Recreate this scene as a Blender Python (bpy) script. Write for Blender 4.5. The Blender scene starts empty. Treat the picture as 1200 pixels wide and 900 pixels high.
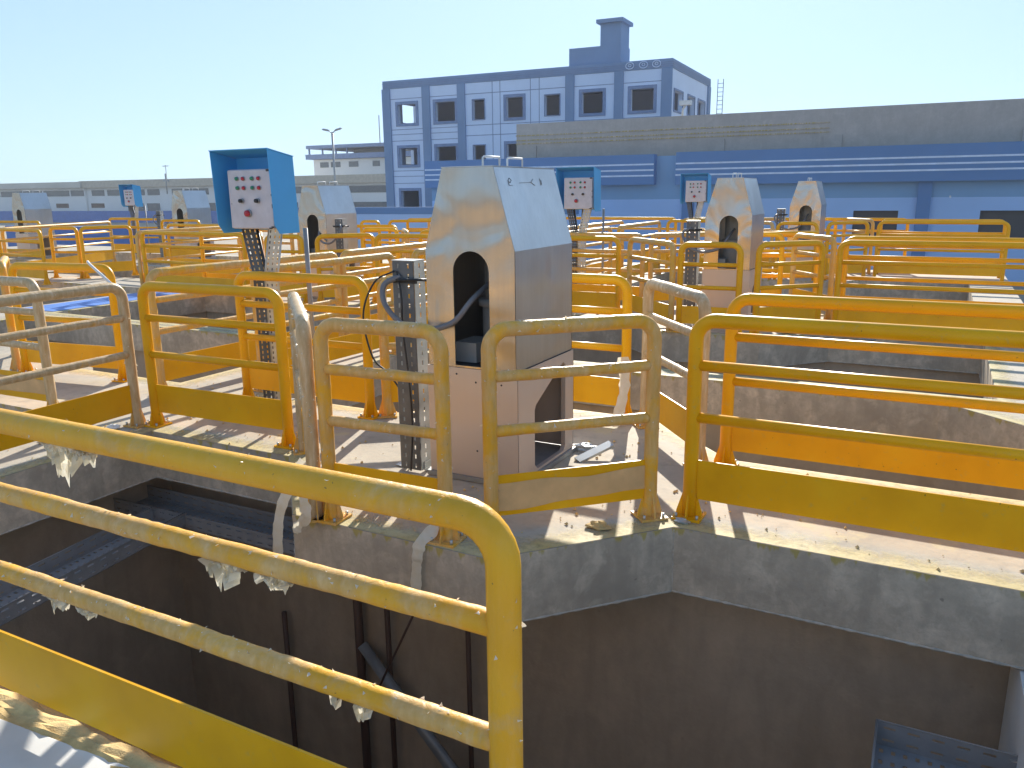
import bpy, math, random
from math import sin, cos, radians, pi
from mathutils import Vector, Matrix, noise, geometry
random.seed(7)
SC = bpy.context.scene
COL = SC.collection

# ------------------------------------------------------------------ camera
AX = radians(27.872); PITCH = radians(13.4819); ROLL = radians(-.68327); CH = 1.70
def old2w(v): return Vector((v[0]*cos(AX)-v[1]*sin(AX), v[0]*sin(AX)+v[1]*cos(AX), v[2]))
fw = Vector((0, cos(PITCH), -sin(PITCH))); rt = Vector((1, 0, 0)); up = rt.cross(fw)
rt2 = cos(ROLL)*rt+sin(ROLL)*up; up2 = -sin(ROLL)*rt+cos(ROLL)*up
rt2, up2, fw = old2w(rt2), old2w(up2), old2w(fw)
cam = bpy.data.cameras.new('camera'); camo = bpy.data.objects.new('camera', cam); COL.objects.link(camo)
cam.sensor_width = 36; cam.lens = 36*938.67/1200; cam.clip_start = .05; cam.clip_end = 5000
camo.matrix_world = Matrix(((rt2.x, up2.x, -fw.x, 0), (rt2.y, up2.y, -fw.y, 0), (rt2.z, up2.z, -fw.z, CH), (0, 0, 0, 1)))
SC.camera = camo
# ------------------------------------------------------------------ light
EL = radians(24.0); SUNV = Vector((-.305*cos(EL), .952*cos(EL), sin(EL))).normalized()
w = bpy.data.worlds.new('World'); SC.world = w; w.use_nodes = True
wn = w.node_tree; bg = wn.nodes['Background']
sky = wn.nodes.new('ShaderNodeTexSky'); sky.sky_type = 'NISHITA'; sky.sun_disc = False
sky.sun_elevation = EL; sky.sun_rotation = math.atan2(SUNV.x, SUNV.y)
sky.air_density = 1.0; sky.dust_density = .3; sky.ozone_density = 2.0; sky.altitude = 0
# soft shoulder on the sky radiance (same for every ray) so that the haze near the sun is not blown out
sep = wn.nodes.new('ShaderNodeSeparateColor'); com = wn.nodes.new('ShaderNodeCombineColor'); wn.links.new(sky.outputs[0], sep.inputs[0])
for i, k_ in enumerate((.47, .32, .215)):
    a_ = wn.nodes.new('ShaderNodeMath'); a_.operation = 'MULTIPLY_ADD'; a_.inputs[1].default_value = k_; a_.inputs[2].default_value = 1.0
    d_ = wn.nodes.new('ShaderNodeMath'); d_.operation = 'DIVIDE'
    wn.links.new(sep.outputs[i], a_.inputs[0]); wn.links.new(sep.outputs[i], d_.inputs[0]); wn.links.new(a_.outputs[0], d_.inputs[1]); wn.links.new(d_.outputs[0], com.inputs[i])
wn.links.new(com.outputs[0], bg.inputs[0]); bg.inputs[1].default_value = .112
sl = bpy.data.lights.new('sun', 'SUN'); sl.energy = 2.35; sl.angle = radians(.55); sl.color = (1, .93, .82)
slo = bpy.data.objects.new('sun', sl); COL.objects.link(slo); slo.rotation_euler = SUNV.to_track_quat('Z', 'Y').to_euler()
slo.location = (0, 0, 30)
vs = SC.view_settings; vs.view_transform = 'Standard'; vs.look = 'None'; vs.gamma = 1; vs.use_curve_mapping = False
vs.exposure = 1.84
SC.cycles.max_bounces = 8; SC.cycles.diffuse_bounces = 6

# ------------------------------------------------------------------ materials
class NT:
    def __init__(s, name):
        s.m = bpy.data.materials.new(name); s.m.use_nodes = True; s.t = s.m.node_tree
        s.b = s.t.nodes['Principled BSDF']; s.out = s.t.nodes['Material Output']
    def n(s, typ, **k):
        n = s.t.nodes.new(typ)
        for a, v in k.items(): setattr(n, a, v)
        return n
    def l(s, a, b): s.t.links.new(a, b)
    def coord(s, scale=(1, 1, 1), obj=True):
        g = s.n('ShaderNodeNewGeometry'); m = s.n('ShaderNodeMapping'); m.inputs['Scale'].default_value = scale
        s.l(g.outputs['Position'], m.inputs['Vector']); return m.outputs[0]
    def noise(s, vec, scale, detail=4, rough=.55, dist=0):
        n = s.n('ShaderNodeTexNoise'); n.inputs['Scale'].default_value = scale; n.inputs['Detail'].default_value = detail
        n.inputs['Roughness'].default_value = rough; n.inputs['Distortion'].default_value = dist
        s.l(vec, n.inputs['Vector']); return n.outputs['Fac']
    def ramp(s, f, stops):
        r = s.n('ShaderNodeValToRGB'); e = r.color_ramp.elements
        while len(e) < len(stops): e.new(.5)
        for i, (p, c) in enumerate(stops):
            e[i].position = p; e[i].color = (*c, 1) if len(c) == 3 else c
        s.l(f, r.inputs[0]); return r.outputs[0]
    def mix(s, f, a, b):
        m = s.n('ShaderNodeMix', data_type='RGBA')
        for sock, v in ((m.inputs[0], f), (m.inputs[6], a), (m.inputs[7], b)):
            if hasattr(v, 'links'): s.l(v, sock)
            else: sock.default_value = v if isinstance(v, (int, float)) else (*v, 1)
        return m.outputs[2]
    def bump(s, h, strength, dist=.01, normal=None):
        b = s.n('ShaderNodeBump'); b.inputs['Strength'].default_value = strength; b.inputs['Distance'].default_value = dist
        s.l(h, b.inputs['Height'])
        if normal is not None: s.l(normal, b.inputs['Normal'])
        s.l(b.outputs[0], s.b.inputs['Normal']); return b.outputs[0]
    def set(s, col=None, rough=None, metal=None, spec=None, coat=None):
        for k, v in (('Base Color', col), ('Roughness', rough), ('Metallic', metal), ('Specular IOR Level', spec), ('Coat Weight', coat)):
            if v is None: continue
            if hasattr(v, 'links'): s.l(v, s.b.inputs[k])
            else: s.b.inputs[k].default_value = (*v, 1) if isinstance(v, tuple) else v
        return s.m
def rampf(t, f, a, b): return t.ramp(f, [(a, (0, 0, 0)), (b, (1, 1, 1))])

def mat_plain(name, col, rough=.6, metal=0, var=.12, sc=3, bump=0, spec=None):
    t = NT(name); v = t.coord(); f = t.noise(v, sc, 5)
    c1 = tuple(x*(1-var) for x in col); c2 = tuple(min(1, x*(1+var)) for x in col)
    m = t.set(t.ramp(f, [(.3, c1), (.7, c2)]), rough, metal, spec)
    if bump: t.bump(t.noise(v, sc*12, 3), bump, .004)
    return m
def mat_yellow(name, film=0.0):
    t = NT(name); v = t.coord(); big = t.noise(v, 4, 4)
    y = t.ramp(big, [(.3, (.78, .372, .002)), (.55, (.86, .425, .003)), (.75, (.88, .47, .008))])
    dirt = t.noise(v, 26, 5, .7)
    y = t.mix(t.ramp(dirt, [(.60, (0, 0, 0)), (.74, (.45, .45, .45))]), y, (.55, .42, .16))
    chips = t.noise(v, 60, 2, .5)
    y = t.mix(t.ramp(chips, [(.74, (0, 0, 0)), (.77, (.8, .8, .8))]), y, (.16, .09, .03))
    r = .36
    if film:
        st = t.noise(t.coord((1, 1, .8)), 5, 6, .7, .5)
        hi = 1 if film > .8 else .62; th = .58-film*.34
        k = t.ramp(st, [(th, (.12,)*3), (th+.16, (hi,)*3)])
        streak = t.noise(t.coord((1, 1, .2)), 38, 4, .6)
        fc = t.ramp(streak, [(.3, (.50, .33, .15)), (.55, (.62, .45, .25)), (.75, (.74, .60, .40))])
        y = t.mix(k, y, fc)
        t.bump(t.noise(t.coord((1, 1, .5)), 34, 5, .7, 1), .4, .006)
        r = t.ramp(k, [(0, (.36,)*3), (1, (.42,)*3)])
    else:
        t.bump(t.noise(v, 90, 2), .08, .003)
    return t.set(y, r, 0, .24)
def mat_concrete(name, base, streaks=.55, drips=False, var=.35):
    t = NT(name); v = t.coord()
    a = t.noise(v, 1.6, 8, .62, .4); b = t.noise(t.coord((1, 1, .25)), 7, 6, .6, .6); c = t.noise(v, 45, 4, .6)
    lo = tuple(x*(1-var) for x in base); hi = tuple(min(1, x*(1+var)) for x in base)
    col = t.ramp(a, [(.3, lo), (.52, base), (.72, hi)])
    col = t.mix(t.ramp(b, [(.38, (streaks,)*3), (.62, (0, 0, 0))]), col, tuple(x*.55 for x in base))
    md = t.noise(v, 13, 6, .7, .3)
    col = t.mix(t.ramp(md, [(.42, (.5 if streaks > .3 and drips else .12,)*3), (.58, (0, 0, 0))]), col, tuple(x*.62 for x in base))
    eff = t.noise(v, 4.5, 7, .62, .35)
    col = t.mix(t.ramp(eff, [(.54, (0, 0, 0)), (.70, (.38 if streaks > .3 else .12,)*3)]), col, tuple(min(1, x*1.7) for x in base))
    pit = t.noise(v, 22, 2, .4)
    col = t.mix(t.ramp(pit, [(.745, (0, 0, 0)), (.79, (.6 if streaks > .3 else .15,)*3)]), col, tuple(x*.3 for x in base))
    if drips:
        d = t.noise(t.coord((1, 1, .045)), 16, 3, .5)
        sep = t.n('ShaderNodeSeparateXYZ'); g = t.n('ShaderNodeNewGeometry'); t.l(g.outputs['Position'], sep.inputs[0])
        mr = t.n('ShaderNodeMapRange'); mr.inputs[1].default_value = -.2; mr.inputs[2].default_value = -.005
        t.l(sep.outputs[2], mr.inputs[0])
        mu = t.n('ShaderNodeMath', operation='MULTIPLY'); t.l(mr.outputs[0], mu.inputs[0]); t.l(d, mu.inputs[1])
        col = t.mix(t.ramp(mu.outputs[0], [(.50, (0, 0, 0)), (.56, (.75,)*3)]), col, (.42, .33, .06))
    t.bump(c, .35, .006)
    return t.set(col, .85, 0, .3)
def mat_deck():
    t = NT('deck_concrete'); v = t.coord()
    a = t.noise(v, 1.3, 8, .6, .3); b = t.noise(v, 9, 6, .65)
    col = t.ramp(a, [(.3, (.38, .325, .245)), (.5, (.48, .42, .325)), (.7, (.56, .50, .395))])
    col = t.mix(t.ramp(b, [(.50, (0, 0, 0)), (.68, (.6,)*3)]), col, (.33, .29, .235))
    sp = t.noise(v, 35, 2, .5)
    col = t.mix(t.ramp(sp, [(.76, (0, 0, 0)), (.79, (.7,)*3)]), col, (.12, .10, .08))
    pk = t.noise(v, 3.3, 4, .6)
    col = t.mix(t.ramp(pk, [(.58, (0, 0, 0)), (.70, (.6,)*3)]), col, (.60, .52, .28))
    t.bump(t.noise(v, 30, 6, .7), .4, .006)
    return t.set(col, .8, 0, .3)
def mat_overspray():
    t = NT('paint_overspray'); at = t.n('ShaderNodeAttribute', attribute_name='fade')
    v = t.coord(); f = t.noise(v, 14, 6, .7)
    ad = t.n('ShaderNodeMath', operation='ADD'); t.l(at.outputs['Fac'], ad.inputs[0]); t.l(f, ad.inputs[1])
    al = t.ramp(ad.outputs[0], [(.55, (0, 0, 0)), (1.0, (.85,)*3)])
    al2 = t.n('ShaderNodeSeparateColor'); t.l(al, al2.inputs[0]); t.l(al2.outputs[0], t.b.inputs['Alpha'])
    t.bump(t.noise(v, 60, 4), .3, .004)
    return t.set(t.ramp(t.noise(v, 6, 4), [(.35, (.62, .50, .20)), (.65, (.66, .57, .32))]), .7)
def mat_steel(name, film=0.0, wavy=.5, base=(.50, .47, .44), rough=.20):
    t = NT(name); v = t.coord()
    big = t.noise(t.coord((1, 1, .8)), 3.1, 1.2, .4, .9)
    fine = t.noise(t.coord((1, 1, .03)), 60, 3, .6); fa_ = .25 if wavy < .3 else .06
    h = t.n('ShaderNodeMath', operation='MULTIPLY_ADD'); t.l(big, h.inputs[0]); h.inputs[1].default_value = 1; h.inputs[2].default_value = 0
    t.bump(h.outputs[0], wavy, .09)
    col = t.mix(t.ramp(t.noise(v, 2, 3, .5, .5), [(.42, (0, 0, 0)), (.7, (.35,)*3)]), base, (.42, .38, .34))
    col = t.mix(t.ramp(fine, [(.4, (fa_,)*3), (.6, (0, 0, 0))]), col, tuple(x*.75 for x in base))
    metal = .92; r = t.ramp(t.noise(v, 8, 5, .7), [(.3, (rough,)*3), (.7, (rough+.07,)*3)])
    if film:
        col = t.mix(film, col, (.66, .56, .48)); metal = .35; r = .45
    return t.set(col, r, metal)
M = {}
M['yellow'] = mat_yellow('yellow_paint'); M['wrap'] = mat_yellow('film_wrapped_yellow_paint', 1.0)
M['semi'] = mat_yellow('half_peeled_yellow_paint', .58); M['worn'] = mat_yellow('worn_yellow_paint', .16)
M['deck'] = mat_deck(); M['spray'] = mat_overspray()
M['fascia'] = mat_concrete('fascia_concrete', (.56, .48, .37), streaks=.5, drips=True)
M['lip'] = mat_plain('pale_mortar', (.46, .42, .35), .9, 0, .25, 20)
M['pit'] = mat_concrete('pit_concrete', (.47, .385, .29), streaks=.25, var=.14)
M['pitfloor'] = mat_concrete('pit_floor_concrete', (.30, .26, .22))
M['steel'] = mat_steel('stainless_steel_dented', 0, .27, rough=.2); M['steel_skirt'] = mat_steel('stainless_steel_filmed', .75, .15)
M['steel_side'] = mat_steel('stainless_steel_side', 0, .12, (.58, .58, .58), .30)
M['galv'] = mat_plain('galvanised_steel', (.50, .53, .53), .42, .55, .15, 9)
M['galvd'] = mat_plain('grey_steel', (.30, .32, .33), .5, .4, .2, 7)
M['shadesteel'] = mat_plain('shaded_steel', (.13, .14, .15), .5, .3, .2, 7)  # grey steel with shade put into its colour
M['tray'] = mat_plain('pale_grey_tray', (.27, .275, .28), .5, .1, .12, 9)
M['dark'] = mat_plain('dark_interior', (.05, .05, .055), .7)
M['machine'] = mat_plain('grey_machine_paint', (.42, .43, .42), .45)
M['black'] = mat_plain('black_rubber', (.02, .02, .022), .5)
M['conduit'] = mat_plain('grey_conduit', (.17, .17, .18), .4)
M['cowl'] = mat_plain('blue_enamel', (.075, .40, .78), .45, 0, .06, 2)
M['panel'] = mat_plain('grey_white_panel', (.58, .56, .60), .5, 0, .08, 12)
M['green'] = mat_plain('green_button', (.03, .26, .14), .35); M['red'] = mat_plain('red_button', (.5, .02, .04), .35)
M['rust'] = mat_plain('rusty_steel', (.12, .05, .03), .8)
M['mount'] = mat_plain('mount_dust', (.5, .46, .4), .8)
def mat_film():
    t = NT('torn_plastic_film'); v = t.coord()
    tr = t.n('ShaderNodeBsdfTranslucent'); tr.inputs[0].default_value = (.8, .76, .62, 1)
    mx = t.n('ShaderNodeMixShader'); mx.inputs[0].default_value = .35
    t.set(t.ramp(t.noise(v, 30, 3), [(.3, (.78, .70, .52)), (.7, (.85, .80, .68))]), .35)
    t.l(t.b.outputs[0], mx.inputs[1]); t.l(tr.outputs[0], mx.inputs[2]); t.l(mx.outputs[0], t.out.inputs[0]); return t.m
M['film'] = mat_film()
M['filmb'] = mat_plain('beige_film_sheet', (.70, .43, .19), .42, 0, .12, 9, .2)
M['sand'] = mat_plain('sandy_ground', (.36, .30, .22), .9, 0, .2, .1)
M['tlight'] = mat_plain('pale_blue_render', (.60, .73, .93), .8, 0, .05, .5); M['tdark'] = mat_plain('slate_blue_render', (.17, .28, .46), .8, 0, .07, .5)
M['tframe'] = mat_plain('grey_blue_frame', (.17, .25, .42), .8); M['tline'] = mat_plain('joint_line_blue', (.20, .28, .45), .8)
M['parapet'] = mat_concrete('bare_cement_render', (.44, .415, .385), streaks=.12, var=.10)
M['lblue'] = mat_plain('mid_blue_wall', (.20, .37, .58), .8, 0, .05, .4); M['lband'] = mat_plain('deep_blue_band', (.10, .22, .44), .8, 0, .06, .4)
M['llow'] = mat_plain('light_blue_wall', (.35, .53, .82), .8, 0, .05, .4); M['stripe'] = mat_plain('white_stripe_paint', (.62, .72, .86), .7)
M['shadefill'] = mat_plain('opening_shade_fill', (.035, .04, .05), .5)  # near-black fill that paints the shade behind openings
M['beige'] = mat_plain('beige_render', (.58, .54, .47), .85, 0, .08, .2); M['brown'] = mat_plain('brown_roof_slab', (.50, .44, .35), .85)
M['offw'] = mat_plain('off_white_render', (.74, .74, .72), .85, 0, .05, .2); M['glass'] = mat_plain('grey_glass', (.10, .12, .14), .2)
M['bluewall'] = mat_plain('royal_blue_paint', (.06, .16, .45), .6); M['pipe'] = mat_plain('rusty_brown_pipe', (.10, .06, .045), .6)
M['white'] = mat_plain('white_paint', (.75, .75, .72), .6); M['foam'] = mat_plain('yellow_foam', (.62, .44, .19), .9, 0, .25, 14, .8)
M['blueslab'] = mat_plain('bright_blue_paint', (.10, .24, .62), .5)

# ------------------------------------------------------------------ mesh helpers
KIDS = {}
class MB:
    def __init__(s): s.v = []; s.f = []; s.sm = []
    def add(s, vs, fs, smooth=False):
        o = len(s.v); s.v += [tuple(x) for x in vs]; s.f += [tuple(i+o for i in f) for f in fs]; s.sm += [smooth]*len(fs); return s
    def box(s, x0, x1, y0, y1, z0, z1, xf=None):
        vs = [Vector(p) for p in ((x0, y0, z0), (x1, y0, z0), (x1, y1, z0), (x0, y1, z0), (x0, y0, z1), (x1, y0, z1), (x1, y1, z1), (x0, y1, z1))]
        if xf: vs = [xf(p) for p in vs]
        return s.add(vs, [(0, 3, 2, 1), (4, 5, 6, 7), (0, 1, 5, 4), (1, 2, 6, 5), (2, 3, 7, 6), (3, 0, 4, 7)])
    def tube(s, path, r, seg=10, rfun=None, caps=True):
        path = [Vector(p) for p in path]; n = len(path); vs = []; prev = None
        for i, p in enumerate(path):
            d = (path[min(i+1, n-1)]-path[max(i-1, 0)]).normalized()
            if prev is None:
                a = Vector((0, 0, 1)) if abs(d.z) < .9 else Vector((1, 0, 0)); u = d.cross(a).normalized()
            else:
                u = (prev-d*prev.dot(d)).normalized()
            prev = u; w_ = d.cross(u)
            for k in range(seg):
                t = 2*pi*k/seg; q = u*cos(t)+w_*sin(t); rr = r if rfun is None else rfun(p, q, r)
                vs.append(p+q*rr)
        fs = [(i*seg+k, i*seg+(k+1) % seg, (i+1)*seg+(k+1) % seg, (i+1)*seg+k) for i in range(n-1) for k in range(seg)]
        if caps: fs += [tuple(range(seg))[::-1], tuple((n-1)*seg+k for k in range(seg))]
        return s.add(vs, fs, True)
    def prism(s, pts, a, b, axis):
        # pts 2D polygon extruded between planes a,b ; axis function (p,t)->vec
        n = len(pts); vs = [axis(p, a) for p in pts]+[axis(p, b) for p in pts]
        return s.add(vs, [tuple(range(n))[::-1], tuple(range(n, 2*n))]+[(i, (i+1) % n, n+(i+1) % n, n+i) for i in range(n)])
    def mesh(s, name, mat):
        m = bpy.data.meshes.new(name); m.from_pydata(s.v, [], s.f); m.update()
        for p, q in zip(m.polygons, s.sm): p.use_smooth = q
        m.materials.append(mat); return m
    def obj(s, name, mat, parent=None, label=None, bevel=0):
        o = bpy.data.objects.new(name, s.mesh(name, mat)); COL.objects.link(o)
        if parent: o.parent = parent; KIDS.setdefault(parent, []).append(o)
        if label: o['label'] = label
        if bevel:
            b = o.modifiers.new('bevel', 'BEVEL'); b.width = bevel; b.segments = 2; b.limit_method = 'ANGLE'
        return o
def empty(name, loc=(0, 0, 0), rz=0): 
    o = bpy.data.objects.new(name, None); COL.objects.link(o); o.location = loc; o.rotation_euler = (0, 0, rz); o.empty_display_size = .1; return o
def tag(o, label=None, cat=None, group=None, kind=None):
    for k, v in (('label', label), ('category', cat), ('group', group), ('kind', kind)):
        if v: o[k] = v
    return o
def copy_tree(o, parent=None):
    c = o.copy(); COL.objects.link(c); c.parent = parent
    if parent: KIDS.setdefault(parent, []).append(c)
    for ch in list(KIDS.get(o, ())): copy_tree(ch, c)
    return c
def cdt(outer, holes=()):
    loops = [outer]+list(holes); vs = []; es = []
    for L in loops:
        o = len(vs); vs += [Vector(p[:2]) for p in L]; es += [(o+i, o+(i+1) % len(L)) for i in range(len(L))]
    V, _, F, *_r = geometry.delaunay_2d_cdt(vs, es, [], 1, 1e-6)
    def inside(p, L):
        c = False
        for i in range(len(L)):
            a, b = L[i], L[i-1]
            if (a[1] > p[1]) != (b[1] > p[1]) and p[0] < (b[0]-a[0])*(p[1]-a[1])/(b[1]-a[1])+a[0]: c = not c
        return c
    out = []
    for f in F:
        g = sum((V[i] for i in f), Vector((0, 0)))/len(f)
        if inside(g, outer) and not any(inside(g, h) for h in holes): out.append(tuple(f))
    return [tuple(v) for v in V], out
def offset(poly, d):
    n = len(poly); area = sum(poly[i-1][0]*poly[i][1]-poly[i][0]*poly[i-1][1] for i in range(n)); sgn = 1 if area > 0 else -1
    res = []
    for i in range(n):
        p0, p, p1 = Vector(poly[i-1][:2]), Vector(poly[i][:2]), Vector(poly[(i+1) % n][:2])
        d0 = (p-p0).normalized(); d1 = (p1-p).normalized()
        n0 = Vector((d0.y, -d0.x))*sgn; n1 = Vector((d1.y, -d1.x))*sgn
        b = (n0+n1); b = b/max(.3, b.dot(n0)); res.append(tuple(p+b*d))
    return res

# ------------------------------------------------------------------ deck, pits, ground
gh = [(-29.5, -5.5), (1.2, -5.5), (1.2, 18.7), (-29.5, 18.7)]
V, F = cdt([(-1500, -900), (1500, -900), (1500, 2600), (-1500, 2600)], [gh])
tag(MB().add([(x, y, -2) for x, y in V], F).obj('ground', M['sand']), kind='structure')
PU, PV = 6.7, 6.48
def bulge(front, du, dv):
    pts = [(-3.70, 3.80), (-2.98, 3.05), (-1.75, 3.05), (-1.07, 3.80)] if front else [(-1.07, 5.0), (-1.75, 5.70), (-2.98, 5.70), (-3.70, 5.0)]
    return [(x+du, y+dv) for x, y in pts]
pits = []
near_pit = [(-5.05, 1.50), (.95, 1.50), (.95, 3.8)]+bulge(True, 0, 0)[::-1]+[(-5.05, 3.8)]
pits.append((near_pit, .28, -3.6))
for c in range(0, -4, -1):
    du = c*PU
    for r in (0, 1):
        dv = r*PV
        isl0 = (c >= -1); isl1 = (c >= -1)
        a = [(-5.05+du, 5.0+dv)]
        p1 = a+(bulge(False, du, dv)[::-1] if isl0 else [])+[(.55+du, 5.0+dv), (.55+du, 7.17+dv), (-5.05+du, 7.17+dv)]
        if c == 0 and r == 0:
            p1 = [(-5.05, 5.0)]+bulge(False, 0, 0)[::-1]+[(1.13, 5.0), (1.13, 6.28), (.14, 7.17), (-5.05, 7.17)]
        p2 = [(-5.05+du, 7.45+dv), (.55+du, 7.45+dv), (.55+du, 3.8+PV+dv)]+(bulge(True, du, dv+PV)[::-1] if isl1 else [])+[(-5.05+du, 3.8+PV+dv)]
        pits.append((p1, .07, -2.6)); pits.append((p2, .07, -2.6))
for c in (-1, -2):
    du = c*PU
    pits.append(([(-5.05+du, 1.0), (.55+du, 1.0), (.55+du, 3.8)]+(bulge(True, du, 0)[::-1])+[(-5.05+du, 3.8)], .1, -3))
holes = [p[0] for p in pits]
V, F = cdt(gh, holes)
dk = MB(); dk.add([(x, y, 0) for x, y in V], F)
tag(dk.obj('walkway', M['deck']), kind='structure')
FD = -.36
fa = MB(); wl = MB(); fl = MB(); sp = MB(); fade = []
for poly, rec, zb in pits:
    n = len(poly); off = offset(poly, rec)
    if poly is near_pit: off = [(-5.35, 1.35), (1.1, 1.35), (1.1, 4.15), (-1.0, 4.15), (-1.0, 4.15), (-3.7, 4.15), (-3.7, 4.15), (-5.35, 4.15)]; off[3] = (-.9, 4.15); off[5] = (-3.0, 4.15); off[4] = (-1.8, 4.15); off[6] = (-3.8, 4.15)
    for i in range(n):
        j = (i+1) % n; a, b = poly[i], poly[j]; oa, ob = off[i], off[j]
        fa.add([(*a, 0), (*b, 0), (*b, FD), (*a, FD)], [(0, 1, 2, 3)])
        fa.add([(*a, FD), (*b, FD), (*ob, FD), (*oa, FD)], [(0, 1, 2, 3)])
        wl.add([(*oa, FD), (*ob, FD), (*ob, zb), (*oa, zb)], [(0, 1, 2, 3)])
    V, F = cdt(off); fl.add([(x, y, zb) for x, y in V], F)
# partitions top visible etc come from the deck itself; outer retaining wall
for i in range(4):
    a, b = gh[i], gh[(i+1) % 4]; wl.add([(*a, 0), (*b, 0), (*b, -4), (*a, -4)], [(0, 1, 2, 3)])
lip = MB()
for poly, rec, zb in pits[:3]:
    for i in range(len(poly)):
        a, b = Vector((*poly[i], FD)), Vector((*poly[(i+1) % len(poly)], FD)); n = max(3, int((b-a).length/.02))
        lip.tube([a.lerp(b, k/n) for k in range(n+1)], .005, 6, lambda p, q, r: r*(.5+2.2*abs(noise.noise(p*23))+1.2*abs(noise.noise(p*70))))
jc = near_pit[3]; n = 24
lip.tube([Vector((jc[0], jc[1]-.001, -.01-.34*k/n)) for k in range(n+1)], .004, 6, lambda p, q, r: r*(.2+2.6*abs(noise.noise(p*60))))
tag(lip.obj('mortar_lip', M['lip']), kind='structure')
tag(fa.obj('walkway_edge_beam', M['fascia']), kind='structure')
tag(wl.obj('tank_pit_walls', M['pit']), kind='structure')
tag(fl.obj('tank_pit_floor', M['pitfloor']), kind='structure')
# paint overspray strip following the pit edges
for poly, rec, zb in pits[:4]+pits[5:7]:
    n = len(poly); o1 = offset(poly, .004); o2 = offset(poly, .20)
    for i in range(n):
        j = (i+1) % n
        sp.add([(*o1[i], .003), (*o1[j], .003), (*o2[j], .003), (*o2[i], .003)], [(0, 1, 2, 3)]); fade += [1, 1, 0, 0]
so = sp.obj('paint_overspray', M['spray']); at = so.data.attributes.new('fade', 'FLOAT', 'POINT')
for i, f in enumerate(fade): at.data[i].value = f*.55
tag(so, kind='structure')
# blue painted slab beyond the left walkway
tag(MB().box(-12.72, -11.88, 7.5, 10.1, .0035, .007).obj('painted_strip', M['blueslab']), kind='structure')

# ------------------------------------------------------------------ railing panels
RT = .037
def flake(mb, p, out, size, rnd):
    """a curled sliver of torn film standing off the tube"""
    side = Vector((rnd.uniform(-1, 1), rnd.uniform(-1, 1), rnd.uniform(-.6, .6))).normalized()
    wdt = size*rnd.uniform(.5, 1.3); pts = []; cur = Vector(p); d = (out*.45+side).normalized(); t = d.cross(side).normalized()
    for k in range(4):
        ww = wdt*(1-k/3.2)*rnd.uniform(.6, 1.2); pts += [cur-t*ww*.5, cur+t*ww*.5]
        d = (d+Vector((rnd.uniform(-.5, .5), rnd.uniform(-.5, .5), rnd.uniform(-.7, .2)))*.6).normalized(); cur = cur+d*size/3
    mb.add(pts, [(2*k, 2*k+1, 2*k+3, 2*k+2) for k in range(3)])
def rag(mb, x0, x1, z, depth, rnd):
    n = int((x1-x0)/.0045)+2; m = 5; vs = []; s0 = rnd.uniform(0, 99)
    for i in range(n+1):
        x = x0+(x1-x0)*i/n; e = min(1, 4*i/n, 4*(n-i)/n)
        dd = depth*e*(.15+1.1*abs(noise.noise(Vector((x*34, s0, 0))))+.75*rnd.random()**2.5)
        for j in range(m+1):
            u = j/m; vs.append((x+.012*noise.noise(Vector((x*30, u*4, s0)))*u*2, .03*noise.noise(Vector((x*22, u*3, s0+5)))*(.4+u)-.008, z-dd*u))
    mb.add(vs, [(i*(m+1)+j, (i+1)*(m+1)+j, (i+1)*(m+1)+j+1, i*(m+1)+j+1) for i in range(n) for j in range(m)])
def hoop(L, H, rc, n=7):
    pts = [(0, 0, .0), (0, 0, .4), (0, 0, H-rc-.02)]
    for k in range(n+1): t = pi-(pi/2)*k/n; pts.append((rc+rc*cos(t), 0, H-rc+rc*sin(t)))
    pts.append((L/2, 0, H))
    for k in range(n+1): t = pi/2-(pi/2)*k/n; pts.append((L-rc+rc*cos(t), 0, H-rc+rc*sin(t)))
    pts += [(L, 0, H-rc-.02), (L, 0, .4), (L, 0, 0)]; return pts
def dens(path, step):
    out = [Vector(path[0])]
    for a, b in zip(path, path[1:]):
        a, b = Vector(a), Vector(b); n = max(1, int((b-a).length/step))
        out += [a.lerp(b, (i+1)/n) for i in range(n)]
    return out
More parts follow.
